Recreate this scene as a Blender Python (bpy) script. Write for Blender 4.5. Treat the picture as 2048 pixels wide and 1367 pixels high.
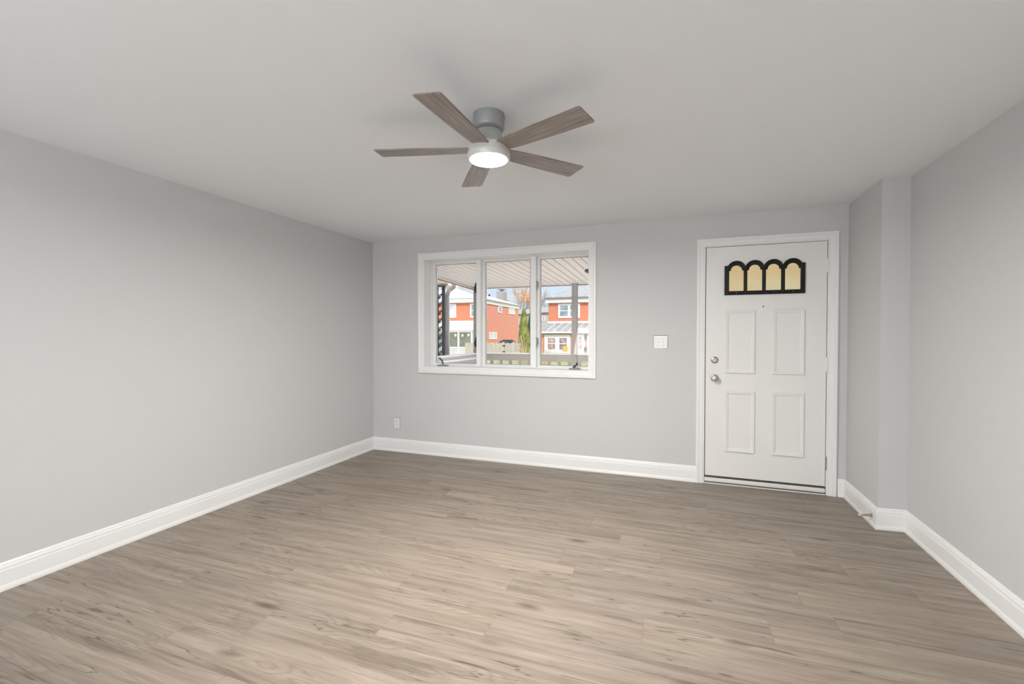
import bpy, bmesh, math, random
from mathutils import Vector, Matrix
from mathutils.geometry import tessellate_polygon
random.seed(7)
for o in list(bpy.data.objects): bpy.data.objects.remove(o)
SC = bpy.context.scene
COL = SC.collection
R = math.radians

# ------------------------------------------------------------------ camera
F_PX, YAW, PITCH, ROLL = 896.63, 0.3426, -0.0153, 0.0006
CAM = Vector((3.233, -4.3147, 1.3105))
H = 2.36                                    # ceiling height
GZ = -.85                                   # ground level outside
cy, sy, cp, sp = math.cos(YAW), math.sin(YAW), math.cos(PITCH), math.sin(PITCH)
FWD = Vector((-sy * cp, cy * cp, sp)); RT = Vector((cy, sy, 0)); UP = RT.cross(FWD)
RT2 = RT * math.cos(ROLL) + UP * math.sin(ROLL); UP2 = -RT * math.sin(ROLL) + UP * math.cos(ROLL)
cd = bpy.data.cameras.new('camera'); cam = bpy.data.objects.new('camera', cd); COL.objects.link(cam)
cd.sensor_width = 36; cd.lens = F_PX / 2048 * 36; cd.clip_start = 0.05; cd.clip_end = 500
m = Matrix((RT2, UP2, -FWD)).transposed().to_4x4(); m.translation = CAM; cam.matrix_world = m
SC.camera = cam

# ------------------------------------------------------------------ world, sun, exposure
vs = SC.view_settings
SC.display_settings.display_device = 'sRGB'
vs.view_transform = 'Standard'; vs.look = 'None'; vs.gamma = 1; vs.exposure = 0.0; vs.use_curve_mapping = False
w = bpy.data.worlds.new('world'); SC.world = w; w.use_nodes = True
wn = w.node_tree.nodes; wl = w.node_tree.links
tc = wn.new('ShaderNodeTexCoord'); sx = wn.new('ShaderNodeSeparateXYZ'); sky = wn.new('ShaderNodeValToRGB')
e = sky.color_ramp.elements                      # pale blue towards the horizon; unseen overhead brightened to light porch and ground
e[0].position = 0.0; e[0].color = (.74, .86, .97, 1); e[1].position = .6; e[1].color = (1.5, 1.55, 1.65, 1)
e.new(.13).color = (.66, .81, .97, 1); e.new(.35).color = (1.25, 1.35, 1.5, 1)
wl.new(tc.outputs['Generated'], sx.inputs[0]); wl.new(sx.outputs[2], sky.inputs[0])
bg = wn['Background']; bg.inputs['Strength'].default_value = 1.0
wl.new(sky.outputs[0], bg.inputs[0])

def lamp(name, kind, loc, energy, color=(1, 1, 1), parent=None, **kw):
    l = bpy.data.lights.new(name, kind); l.energy = energy; l.color = color
    for k, v in kw.items(): setattr(l, k, v)
    o = bpy.data.objects.new(name, l); o.location = loc; COL.objects.link(o)
    return o
sun = lamp('sun', 'SUN', (0, -20, 30), 2.5, (1.0, 0.95, 0.88), angle=R(0.6))
sun.rotation_euler = Vector((-0.56, 0.68, -0.60)).to_track_quat('-Z', 'Y').to_euler()
# unseen fill lamp added behind the photographer to brighten walls and ceiling
rear = lamp('rear_fill', 'AREA', (2.2, -6.90, 1.40), 160, (.955, .982, 1.0), shape='RECTANGLE', size=2.6, size_y=1.5)  # spreads up onto the ceiling as well as forward
rear.rotation_euler = Vector((0, 1, .85)).to_track_quat('-Z', 'Z').to_euler()

def at(px, py, val, axis=1):
    d = FWD + RT2 * ((px - 1024) / F_PX) - UP2 * ((py - 683.5) / F_PX)
    t = (val - CAM[axis]) / d[axis]
    return CAM + d * t

# ------------------------------------------------------------------ materials
def mat(name, color, rough=0.5, metal=0.0, spec=0.5, noise=0.0, nscale=20.0, bump=0.0, bscale=80.0, stretch=(1, 1, 1)):
    m = bpy.data.materials.new(name); m.use_nodes = True
    nt = m.node_tree; b = nt.nodes['Principled BSDF']
    b.inputs['Base Color'].default_value = (*color, 1); b.inputs['Roughness'].default_value = rough
    b.inputs['Metallic'].default_value = metal; b.inputs['Specular IOR Level'].default_value = spec
    if noise or bump:
        g = nt.nodes.new('ShaderNodeNewGeometry')
        mp = nt.nodes.new('ShaderNodeMapping'); mp.inputs['Scale'].default_value = stretch
        nt.links.new(g.outputs['Position'], mp.inputs['Vector'])
    if noise:
        n = nt.nodes.new('ShaderNodeTexNoise'); n.inputs['Scale'].default_value = nscale; n.inputs['Detail'].default_value = 4
        nt.links.new(mp.outputs[0], n.inputs['Vector'])
        r = nt.nodes.new('ShaderNodeValToRGB')
        r.color_ramp.elements[0].color = (*[c * (1 - noise) for c in color], 1); r.color_ramp.elements[0].position = .3
        r.color_ramp.elements[1].color = (*[min(1, c * (1 + noise)) for c in color], 1); r.color_ramp.elements[1].position = .7
        nt.links.new(n.outputs['Fac'], r.inputs[0]); nt.links.new(r.outputs[0], b.inputs['Base Color'])
    if bump:
        n = nt.nodes.new('ShaderNodeTexNoise'); n.inputs['Scale'].default_value = bscale; n.inputs['Detail'].default_value = 3
        nt.links.new(mp.outputs[0], n.inputs['Vector'])
        bp = nt.nodes.new('ShaderNodeBump'); bp.inputs['Strength'].default_value = bump; bp.inputs['Distance'].default_value = .002
        nt.links.new(n.outputs['Fac'], bp.inputs['Height']); nt.links.new(bp.outputs[0], b.inputs['Normal'])
    return m

def brick_mat(name, c1, c2, mortar):
    m = bpy.data.materials.new(name); m.use_nodes = True; nt = m.node_tree; b = nt.nodes['Principled BSDF']
    b.inputs['Roughness'].default_value = .85
    g = nt.nodes.new('ShaderNodeNewGeometry'); s = nt.nodes.new('ShaderNodeSeparateXYZ'); nt.links.new(g.outputs['Position'], s.inputs[0])
    a = nt.nodes.new('ShaderNodeMath'); nt.links.new(s.outputs[0], a.inputs[0]); nt.links.new(s.outputs[1], a.inputs[1])
    c = nt.nodes.new('ShaderNodeCombineXYZ'); nt.links.new(a.outputs[0], c.inputs[0]); nt.links.new(s.outputs[2], c.inputs[1])
    br = nt.nodes.new('ShaderNodeTexBrick'); nt.links.new(c.outputs[0], br.inputs['Vector'])
    br.inputs['Scale'].default_value = 1; br.inputs['Brick Width'].default_value = .21; br.inputs['Row Height'].default_value = .075
    br.inputs['Mortar Size'].default_value = .008
    br.inputs['Color1'].default_value = (*c1, 1); br.inputs['Color2'].default_value = (*c2, 1); br.inputs['Mortar'].default_value = (*mortar, 1)
    nt.links.new(br.outputs['Color'], b.inputs['Base Color'])
    return m

def floor_mat():
    m = bpy.data.materials.new('vinyl_oak_planks'); m.use_nodes = True; nt = m.node_tree; N = nt.nodes; L = nt.links
    b = N['Principled BSDF']
    def math_(op, a, bb=None, c=None):
        n = N.new('ShaderNodeMath'); n.operation = op
        for i, v in enumerate((a, bb, c)):
            if v is None: continue
            if isinstance(v, (int, float)): n.inputs[i].default_value = v
            else: L.new(v, n.inputs[i])
        return n.outputs[0]
    def noise(vec, scale, detail=3, rough=.5, dist=0):
        n = N.new('ShaderNodeTexNoise'); n.inputs['Scale'].default_value = scale; n.inputs['Detail'].default_value = detail
        n.inputs['Roughness'].default_value = rough; n.inputs['Distortion'].default_value = dist
        L.new(vec, n.inputs['Vector']); return n.outputs['Fac']
    def comb(x, y, z):
        n = N.new('ShaderNodeCombineXYZ')
        for i, v in enumerate((x, y, z)):
            if isinstance(v, (int, float)): n.inputs[i].default_value = v
            else: L.new(v, n.inputs[i])
        return n.outputs[0]
    def ramp(f, stops):
        r = N.new('ShaderNodeValToRGB'); e = r.color_ramp.elements
        while len(e) < len(stops): e.new(.5)
        for i, (p, c) in enumerate(stops): e[i].position = p; e[i].color = (*c, 1)
        L.new(f, r.inputs[0]); return r.outputs[0]
    def mix(f, a, bb, mode='MIX'):
        n = N.new('ShaderNodeMix'); n.data_type = 'RGBA'; n.blend_type = mode
        if isinstance(f, (int, float)): n.inputs[0].default_value = f
        else: L.new(f, n.inputs[0])
        for i, v in ((6, a), (7, bb)):
            if isinstance(v, tuple): n.inputs[i].default_value = (*v, 1)
            else: L.new(v, n.inputs[i])
        return n.outputs[2]
    g = N.new('ShaderNodeNewGeometry'); s = N.new('ShaderNodeSeparateXYZ'); L.new(g.outputs['Position'], s.inputs[0])
    X, Y = s.outputs[0], s.outputs[1]
    PW, PL = .181, 1.22
    yr = math_('DIVIDE', Y, PW); row = math_('FLOOR', yr)
    wn1 = N.new('ShaderNodeTexWhiteNoise'); wn1.noise_dimensions = '1D'; L.new(row, wn1.inputs['W'])
    xo = math_('ADD', math_('DIVIDE', X, PL), math_('MULTIPLY', wn1.outputs['Value'], 7.3)); pl = math_('FLOOR', xo)
    wn2 = N.new('ShaderNodeTexWhiteNoise'); wn2.noise_dimensions = '2D'; L.new(comb(row, pl, 0), wn2.inputs['Vector'])
    rnd = wn2.outputs['Value']
    off = math_('MULTIPLY', rnd, 31.7)
    # long streaks, fine grain, cathedral figure, knots, all different on each plank
    v1 = comb(math_('ADD', math_('MULTIPLY', X, .75), off), math_('MULTIPLY', Y, 15), off)
    streak = noise(v1, 1.7, 6, .64, .3)
    v2 = comb(math_('ADD', math_('MULTIPLY', X, 5), off), math_('MULTIPLY', Y, 190), off)
    grain = noise(v2, 1.0, 3, .6)
    v3 = comb(math_('ADD', math_('MULTIPLY', X, .9), off), math_('MULTIPLY', Y, 5.5), off)
    wob = noise(v3, 1.5, 2, .5)
    rings = math_('PINGPONG', math_('MULTIPLY', wob, 30), 1)
    figure = math_('MULTIPLY', math_('POWER', rings, 3), math_('GREATER_THAN', noise(v3, 1.1, 1), .54))
    v4 = comb(math_('ADD', math_('MULTIPLY', X, 1.5), off), math_('MULTIPLY', Y, 15), off)
    blot = noise(v4, .9, 5, .68, .6)
    base = ramp(streak, [(.25, (.165, .132, .103)), (.44, (.262, .216, .174)), (.60, (.335, .281, .232)), (.8, (.385, .328, .276))])
    tint = ramp(rnd, [(0, (.91, .91, .92)), (.5, (1, .99, .98)), (1, (1.06, 1.05, 1.03))])
    c = mix(1.0, base, tint, 'MULTIPLY')
    c = mix(math_('MULTIPLY', math_('SUBTRACT', grain, .38), .8), c, (.16, .125, .095))
    c = mix(math_('MULTIPLY', figure, .38), c, (.13, .10, .075))
    def rng(f, a, bb, c0, c1):
        n = N.new('ShaderNodeMapRange')
        for i_, v_ in enumerate((a, bb, c0, c1)): n.inputs[i_ + 1].default_value = v_
        L.new(f, n.inputs[0]); return n.outputs[0]
    c = mix(rng(blot, .57, .76, 0, .68), c, (.105, .080, .060))
    # thin dark cracks running with the grain
    crk = math_('ABSOLUTE', math_('SUBTRACT', noise(comb(math_('ADD', math_('MULTIPLY', X, .55), off), math_('MULTIPLY', Y, 9), off), 1.5, 3, .55, .25), .5))
    gate = rng(noise(v4, .6, 1), .46, .56, 0, 1)
    c = mix(math_('MULTIPLY', rng(crk, 0, .009, .85, 0), gate), c, (.075, .056, .042))
    # knots
    vk = N.new('ShaderNodeTexVoronoi'); vk.inputs['Scale'].default_value = 1.0
    L.new(comb(math_('ADD', math_('MULTIPLY', X, 1.7), off), math_('ADD', math_('MULTIPLY', Y, 6.5), math_('MULTIPLY', wob, .6)), off), vk.inputs['Vector'])
    sepk = N.new('ShaderNodeSeparateColor'); L.new(vk.outputs['Color'], sepk.inputs[0])
    kn = math_('MULTIPLY', rng(vk.outputs['Distance'], .02, .16, .85, 0), math_('GREATER_THAN', sepk.outputs[0], .45))
    c = mix(kn, c, (.085, .063, .047))
    # seams
    fy = math_('PINGPONG', math_('FRACT', yr), .5); sy_ = math_('LESS_THAN', fy, .006)
    fx = math_('PINGPONG', math_('FRACT', xo), .5); sx_ = math_('LESS_THAN', fx, .0011)
    seam = math_('MAXIMUM', sy_, sx_)
    c = mix(math_('MULTIPLY', seam, .30), c, (.10, .075, .055))
    L.new(c, b.inputs['Base Color'])
    b.inputs['Roughness'].default_value = .42; b.inputs['Specular IOR Level'].default_value = .32
    bp = N.new('ShaderNodeBump'); bp.inputs['Strength'].default_value = .12; bp.inputs['Distance'].default_value = .001
    L.new(math_('SUBTRACT', grain, seam), bp.inputs['Height']); L.new(bp.outputs[0], b.inputs['Normal'])
    return m

def blade_mat(name='weathered_grey_wood'):
    m = bpy.data.materials.new(name); m.use_nodes = True; nt = m.node_tree; b = nt.nodes['Principled BSDF']
    tc = nt.nodes.new('ShaderNodeTexCoord'); mp = nt.nodes.new('ShaderNodeMapping'); mp.inputs['Scale'].default_value = (3, 70, 1)
    nt.links.new(tc.outputs['Object'], mp.inputs[0])
    n = nt.nodes.new('ShaderNodeTexNoise'); n.inputs['Scale'].default_value = 1.6; n.inputs['Detail'].default_value = 5; n.inputs['Distortion'].default_value = .6
    nt.links.new(mp.outputs[0], n.inputs['Vector'])
    r = nt.nodes.new('ShaderNodeValToRGB'); e = r.color_ramp.elements
    e[0].position = .3; e[0].color = (.15, .118, .098, 1); e[1].position = .7; e[1].color = (.36, .30, .26, 1)
    nt.links.new(n.outputs['Fac'], r.inputs[0]); nt.links.new(r.outputs[0], b.inputs['Base Color'])
    b.inputs['Roughness'].default_value = .30; b.inputs['Specular IOR Level'].default_value = .8
    return m

def glass_mat(name, tint=(1, 1, 1), refl=.06):
    m = bpy.data.materials.new(name); m.use_nodes = True; nt = m.node_tree; N = nt.nodes
    N.remove(N['Principled BSDF'])
    t = N.new('ShaderNodeBsdfTransparent'); t.inputs[0].default_value = (*tint, 1)
    gl = N.new('ShaderNodeBsdfGlossy'); gl.inputs['Roughness'].default_value = .02
    fr = N.new('ShaderNodeFresnel'); fr.inputs[0].default_value = 1.3
    mx = N.new('ShaderNodeMixShader'); nt.links.new(fr.outputs[0], mx.inputs[0])
    nt.links.new(t.outputs[0], mx.inputs[1]); nt.links.new(gl.outputs[0], mx.inputs[2])
    nt.links.new(mx.outputs[0], N['Material Output'].inputs[0])
    return m

def amber_mat():
    m = bpy.data.materials.new('pebbled_amber_glass'); m.use_nodes = True; nt = m.node_tree; N = nt.nodes; N.remove(N['Principled BSDF'])
    g = N.new('ShaderNodeNewGeometry'); n = N.new('ShaderNodeTexNoise'); n.inputs['Scale'].default_value = 90; n.inputs['Detail'].default_value = 2
    nt.links.new(g.outputs['Position'], n.inputs['Vector'])
    r = N.new('ShaderNodeValToRGB'); e = r.color_ramp.elements
    e[0].position = .3; e[0].color = (1.0, .87, .62, 1); e[1].position = .75; e[1].color = (1.0, .95, .80, 1)
    nt.links.new(n.outputs['Fac'], r.inputs[0])
    tr = N.new('ShaderNodeBsdfTranslucent'); nt.links.new(r.outputs[0], tr.inputs[0])
    tp = N.new('ShaderNodeBsdfRefraction'); tp.inputs['Roughness'].default_value = .55; tp.inputs['IOR'].default_value = 1.05; nt.links.new(r.outputs[0], tp.inputs[0])
    mx = N.new('ShaderNodeMixShader'); mx.inputs[0].default_value = .6
    nt.links.new(tr.outputs[0], mx.inputs[1]); nt.links.new(tp.outputs[0], mx.inputs[2])
    nt.links.new(mx.outputs[0], N['Material Output'].inputs[0])
    return m

def emit_mat(name, color, strength):
    m = bpy.data.materials.new(name); m.use_nodes = True; b = m.node_tree.nodes['Principled BSDF']
    b.inputs['Base Color'].default_value = (*color, 1); b.inputs['Emission Color'].default_value = (*color, 1); b.inputs['Emission Strength'].default_value = strength
    return m

M = dict(
    wall=mat('grey_wall_paint', (.622, .622, .622), .75, spec=.25, bump=.06, bscale=220),
    ceiling=mat('white_ceiling_paint', (.865, .885, .905), .9, spec=.15, bump=.05, bscale=180),
    trim=mat('white_gloss_trim', (.86, .86, .85), .32, bump=.02, bscale=60),
    door=mat('white_door_paint', (.82, .81, .79), .45, bump=.05, bscale=40),
    vinyl=mat('white_window_vinyl', (.89, .89, .89), .35, noise=.01),
    plastic=mat('white_switch_plastic', (.84, .84, .83), .35, noise=.01),
    dark_slot=mat('dark_slot', (.05, .05, .05), .6, noise=.05),
    floor=floor_mat(), blade=blade_mat(),
    fan_grey=mat('grey_satin_fan_metal', (.36, .37, .375), .34, metal=.35, noise=.03, nscale=8),
    fan_mid=mat('grey_fan_neck', (.46, .465, .45), .4, metal=.2, noise=.02),
    fan_pale=mat('pale_fan_housing', (.62, .61, .58), .4, metal=.1, noise=.02),
    led=emit_mat('lit_diffuser', (1, .97, .92), 14),
    nickel=mat('satin_nickel', (.44, .40, .355), .34, metal=1, noise=.05),
    steel=mat('steel', (.5, .5, .5), .3, metal=1, noise=.05),
    bronze=mat('dark_bronze_frame', (.010, .011, .009), .38, spec=.25, noise=.2),
    black=mat('black_plastic', (.02, .02, .02), .4, noise=.1),
    grey_plastic=mat('grey_plastic', (.28, .275, .26), .4, noise=.05),
    rubber=mat('grey_rubber', (.35, .35, .34), .6, noise=.05),
    glass=glass_mat('clear_pane'), amber=amber_mat(),
    gap=mat('shadow_gap_wood', (.12, .09, .06), .9, noise=.2),
    soffit=mat('porch_soffit', (.60, .565, .54), .6, noise=.02),
    porch_shaded_white=mat('porch_shaded_white', (.225, .21, .20), .45, noise=.03),  # white porch paint darkened, with the shade put into the colour
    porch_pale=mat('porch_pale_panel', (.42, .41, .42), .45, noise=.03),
    porch_brown=mat('brown_fascia', (.26, .16, .10), .6, noise=.2, nscale=6),
    tan_board=mat('tan_board', (.38, .26, .15), .6, noise=.2, nscale=8),
    iron=mat('dark_wrought_iron', (.035, .037, .045), .45, noise=.2),
    pipe=mat('grey_downspout', (.40, .385, .38), .45, noise=.04),
    concrete=mat('concrete', (.60, .575, .545), .9, noise=.1),
    brick=brick_mat('orange_brick', (.66, .165, .07), (.72, .21, .10), (.62, .38, .28)),
    brick_soft_lit=brick_mat('soft_lit_brick', (.68, .24, .16), (.74, .28, .19), (.62, .40, .32)),  # same brick in softer light, the light put into the colour
    ext_white=mat('exterior_white_trim', (.82, .82, .82), .5, noise=.02),
    shingle=mat('grey_shingles', (.36, .36, .37), .9, noise=.25, nscale=3, stretch=(1, 1, 4)),
    shingle_pale=mat('pale_shingles', (.72, .72, .73), .9, noise=.06, nscale=3),
    chimney=mat('grey_chimney', (.36, .34, .33), .9, noise=.2, nscale=6),
    pane_dark=mat('reflecting_pane', (.30, .34, .38), .15, noise=.35, nscale=1.5),
    pane_pale=mat('curtained_pane', (.62, .64, .66), .2, noise=.15, nscale=2),
    pane_warm=mat('warm_pane', (.46, .33, .34), .2, noise=.5, nscale=3),
    fence=mat('weathered_fence', (.52, .47, .41), .9, noise=.18, nscale=4, stretch=(3, 3, .3)),
    grass=mat('lawn_grass', (.36, .40, .20), .95, noise=.35, nscale=2),
    asphalt=mat('asphalt', (.42, .41, .40), .9, noise=.15),
    leaf=mat('arborvitae_green', (.34, .36, .09), .8, noise=.5, nscale=1.6),
    leaf2=mat('deep_green', (.16, .26, .12), .8, noise=.4, nscale=1.6),
    twig=mat('pale_twig', (.55, .43, .30), .8, noise=.2),
    bark=mat('grey_bark', (.34, .29, .27), .9, noise=.2),
    orange_leaf=mat('orange_leaf', (.75, .36, .16), .8, noise=.2),
    bluegrey=mat('grey_siding', (.50, .50, .52), .8, noise=.08),
    yellow=mat('yellow_ornament', (.85, .52, .10), .6, noise=.15),
    shade=mat('white_roller_shade', (.8, .8, .78), .8, noise=.02),
    bulb=emit_mat('warm_bulb', (1, .86, .62), 1.4),
)

# ------------------------------------------------------------------ mesh builder
ORG = {}
class MB:
    def __init__(s): s.v = []; s.f = []
    def add(s, vs, fs):
        n = len(s.v); s.v += [Vector(v) for v in vs]; s.f += [tuple(i + n for i in f) for f in fs]; return s
    def box(s, x0, x1, y0, y1, z0, z1):
        x0, x1 = sorted((x0, x1)); y0, y1 = sorted((y0, y1)); z0, z1 = sorted((z0, z1))
        return s.add([(x, y, z) for z in (z0, z1) for x, y in ((x0, y0), (x1, y0), (x1, y1), (x0, y1))],
                     [(3, 2, 1, 0), (4, 5, 6, 7), (0, 1, 5, 4), (1, 2, 6, 5), (2, 3, 7, 6), (3, 0, 4, 7)])
    def hexa(s, lo, hi):        # two quads (4 points each)
        return s.add(list(lo) + list(hi), [(3, 2, 1, 0), (4, 5, 6, 7), (0, 1, 5, 4), (1, 2, 6, 5), (2, 3, 7, 6), (3, 0, 4, 7)])
    def extr(s, poly, z0, z1):  # plan polygon, ccw
        n = len(poly)
        return s.add([(x, y, z0) for x, y in poly] + [(x, y, z1) for x, y in poly],
                     [tuple(range(n - 1, -1, -1)), tuple(range(n, 2 * n))] + [(i, (i + 1) % n, n + (i + 1) % n, n + i) for i in range(n)])
    def plate(s, outer, holes, y0, y1):  # polygon in x,z with holes, thickness in y
        loops = [outer] + holes
        flat = [p for l in loops for p in l]; n = len(flat)
        tri = tessellate_polygon([[Vector((x, z, 0)) for x, z in l] for l in loops])
        vs = [(x, y0, z) for x, z in flat] + [(x, y1, z) for x, z in flat]
        fs = [tuple(t) for t in tri] + [tuple(i + n for i in reversed(t)) for t in tri]
        k = 0
        for l in loops:
            for i in range(len(l)):
                a, b = k + i, k + (i + 1) % len(l); fs.append((a, b, b + n, a + n))
            k += len(l)
        return s.add(vs, fs)
    def tube(s, pts, r, n=8, closed=False):
        pts = [Vector(p) for p in pts]; N = len(pts)
        rs = r if isinstance(r, (list, tuple)) else [r] * N
        rings = []; ref = None
        for i, p in enumerate(pts):
            a = pts[(i - 1) % N] if (closed or i > 0) else p; b = pts[(i + 1) % N] if (closed or i < N - 1) else p
            t = (b - a).normalized()
            if ref is None: ref = t.orthogonal().normalized()
            else:
                ref = (ref - t * ref.dot(t)); ref = ref.normalized() if ref.length > 1e-6 else t.orthogonal().normalized()
            bi = t.cross(ref)
            rings.append([p + (ref * math.cos(2 * math.pi * k / n) + bi * math.sin(2 * math.pi * k / n)) * rs[i] for k in range(n)])
        vs = [v for rg in rings for v in rg]; fs = []
        for i in range(N if closed else N - 1):
            j = (i + 1) % N
            for k in range(n): fs.append((i * n + k, i * n + (k + 1) % n, j * n + (k + 1) % n, j * n + k))
        if not closed: fs += [tuple(range(n - 1, -1, -1)), tuple(range((N - 1) * n, N * n))]
        return s.add(vs, fs)
    def lathe(s, prof, c, axis=(0, 0, 1), n=48):  # profile (radius, height along axis)
        ax = Vector(axis).normalized(); u = ax.orthogonal().normalized(); w_ = ax.cross(u); c = Vector(c)
        vs = [c + ax * h + (u * math.cos(2 * math.pi * k / n) + w_ * math.sin(2 * math.pi * k / n)) * r for r, h in prof for k in range(n)]
        P = len(prof); fs = [(i * n + k, i * n + (k + 1) % n, (i + 1) * n + (k + 1) % n, (i + 1) * n + k) for i in range(P - 1) for k in range(n)]
        fs += [tuple(range(n - 1, -1, -1)), tuple(range((P - 1) * n, P * n))]
        return s.add(vs, fs)
    def sphere(s, c, r, n=10, sc=(1, 1, 1)):
        prof = [(max(1e-4, r * math.sin(math.pi * i / n)), -r * math.cos(math.pi * i / n)) for i in range(n + 1)]
        k = len(s.v); s.lathe(prof, (0, 0, 0), (0, 0, 1), 2 * n)
        for i in range(k, len(s.v)): v = s.v[i]; s.v[i] = Vector((v.x * sc[0] + c[0], v.y * sc[1] + c[1], v.z * sc[2] + c[2]))
        return s
    def ring(s, x0, x1, z0, z1, prof, y=0.0, open_bottom=False):   # mitred moulding round a rectangle in the x,z plane; profile (outward, y)
        loops = []
        for d, yy in prof:
            zb = z0 if open_bottom else z0 - d
            loops.append([(x0 - d, y + yy, zb), (x0 - d, y + yy, z1 + d), (x1 + d, y + yy, z1 + d), (x1 + d, y + yy, zb)])
        n = len(prof); vs = [p for l in loops for p in l]; fs = []
        for i in range(n if not open_bottom else n):
            j = (i + 1) % n
            for k in range(3 if open_bottom else 4):
                fs.append((i * 4 + k, i * 4 + (k + 1) % 4, j * 4 + (k + 1) % 4, j * 4 + k))
        if open_bottom: fs += [tuple(i * 4 for i in range(n)), tuple(i * 4 + 3 for i in reversed(range(n)))]
        return s.add(vs, fs)
    def sweep(s, path, prof):   # profile (off, z) along a plan path; off is to the left of travel
        n = len(path); offs = []
        for i, p in enumerate(path):
            p = Vector(p)
            d0 = (p - Vector(path[i - 1])).normalized() if i > 0 else None
            d1 = (Vector(path[i + 1]) - p).normalized() if i < n - 1 else None
            nr = [Vector((-d.y, d.x)) for d in (d0, d1) if d is not None]
            if len(nr) == 2: b = (nr[0] + nr[1]).normalized(); b = b / b.dot(nr[0])
            else: b = nr[0]
            offs.append((p, b))
        P = len(prof); vs = [(p.x + b.x * o, p.y + b.y * o, z) for p, b in offs for o, z in prof]; fs = []
        for i in range(n - 1):
            for k in range(P): fs.append((i * P + k, i * P + (k + 1) % P, (i + 1) * P + (k + 1) % P, (i + 1) * P + k))
        fs += [tuple(range(P)), tuple(range((n - 1) * P, n * P))[::-1]]
        return s.add(vs, fs)
    def build(s, name, material, parent=None, bevel=0, smooth=False, label=None, origin=None):
        o_ = ORG.get(parent.name) if parent else None
        if o_ is None:
            if origin is not None: o_ = Vector(origin)
            elif parent is None:
                xs = [v.x for v in s.v]; ys = [v.y for v in s.v]; zs = [v.z for v in s.v]
                o_ = Vector(((min(xs) + max(xs)) / 2, (min(ys) + max(ys)) / 2, min(zs)))
            else: o_ = Vector((0, 0, 0))
        me = bpy.data.meshes.new(name); me.from_pydata([v - o_ for v in s.v], [], s.f)
        bm = bmesh.new(); bm.from_mesh(me)
        bmesh.ops.recalc_face_normals(bm, faces=bm.faces)
        if bevel:
            es = [e for e in bm.edges if len(e.link_faces) == 2 and e.calc_face_angle(0) > R(40)]
            bmesh.ops.bevel(bm, geom=es, offset=bevel, segments=2, affect='EDGES', clamp_overlap=True)
        bm.to_mesh(me); bm.free()
        if smooth:
            for p in me.polygons: p.use_smooth = True
            me.set_sharp_from_angle(angle=R(38))
        me.materials.append(M[material] if isinstance(material, str) else material)
        ob = bpy.data.objects.new(name, me); COL.objects.link(ob)
        if parent: ob.parent = parent; ORG[ob.name] = o_
        else: ob.location = o_; ORG[ob.name] = o_
        if label: ob['label'] = label
        return ob

def empty(name, loc):
    o = bpy.data.objects.new(name, None); COL.objects.link(o); o.location = loc; o.empty_display_size = .1
    ORG[o.name] = Vector(loc); return o
def struct(o, label=None):
    o['kind'] = 'structure'
    if label: o['label'] = label
    return o
def thing(o, label, cat, group=None):
    o['label'] = label; o['category'] = cat
    if group: o['group'] = group
    return o
def copy_tree(o, parent=None):
    c = o.copy(); COL.objects.link(c)
    if parent: c.parent = parent
    ORG[c.name] = ORG[o.name]
    for ch in list(o.children): copy_tree(ch, c)
    return c

# ------------------------------------------------------------------ room shell
REAR = -7.0
PX, PY = 4.556, -0.634            # outer corner of the pier beside the door
QX, QY = 4.720, -0.617            # where the pier meets the right wall
rx = lambda y: QX + .0203 * (y - QY)
WX0, WX1, WZ0, WZ1 = .668, 2.482, .962, 2.135      # window opening
DX0, DX1, DZ1 = 3.507, 4.4325, 2.088                # door opening
struct(MB().box(-.12, 5.1, REAR - .12, .24, -.12, 0).build('floor', 'floor'), 'grey brown oak plank vinyl floor')
struct(MB().box(-.12, 5.1, REAR - .12, .24, H, H + .12).build('ceiling', 'ceiling'), 'plain white ceiling')
struct(MB().box(-.12, 0, REAR, .24, 0, H).build('wall_left', 'wall'), 'pale grey wall on the left')
b = MB()
b.plate([(0, 0), (DX0, 0), (DX0, DZ1), (DX1, DZ1), (DX1, 0), (5.1, 0), (5.1, H), (0, H)],
        [[(WX0, WZ0), (WX1, WZ0), (WX1, WZ1), (WX0, WZ1)]], 0, .24)
struct(b.build('wall_back', 'wall'), 'grey wall with the window and front door')
struct(MB().extr([(4.5665, 0), (PX, PY), (QX, QY), (rx(REAR), REAR), (5.1, REAR), (5.1, 0)], 0, H).build('wall_right', 'wall'), 'grey wall on the right with a shallow pier beside the door')
struct(MB().box(-.12, 5.1, REAR - .12, REAR, 0, H).build('wall_rear', 'wall'))

BB = [(0, 0), (.0, .142), (.004, .142), (.0075, .136), (.0085, .131), (.007, .129), (.011, .127), (.0135, .118), (.0135, .110), (.0115, .1075),
      (.0155, .105), (.0165, .100), (.0165, .030), (.019, .024), (.022, .012), (.022, 0)]
def rev(p): return [(-o, z) for o, z in p]
struct(MB().sweep([(0, -.0), (0, REAR)], BB).build('baseboard_left', 'trim'))
struct(MB().sweep([(3.441, 0), (0.0, 0)], BB).build('baseboard_back', 'trim'))
struct(MB().sweep([(rx(REAR), REAR), (QX, QY), (PX, PY), (4.5665, 0), (4.506, 0)], BB).build('baseboard_right', 'trim'))

# unseen window added behind the photographer to go with the fill lamp, shade drawn
t2 = struct(empty('window_2', (2.2, REAR, .7)))
MB().ring(.9, 3.5, .7, 2.2, [(0, 0), (0, .016), (.06, .02), (.066, .016), (.066, 0)], REAR).build('casing', 'trim', t2)
MB().box(.9, 3.5, REAR + .002, REAR + .012, .7, 2.2).build('roller_shade', 'shade', t2)

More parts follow.
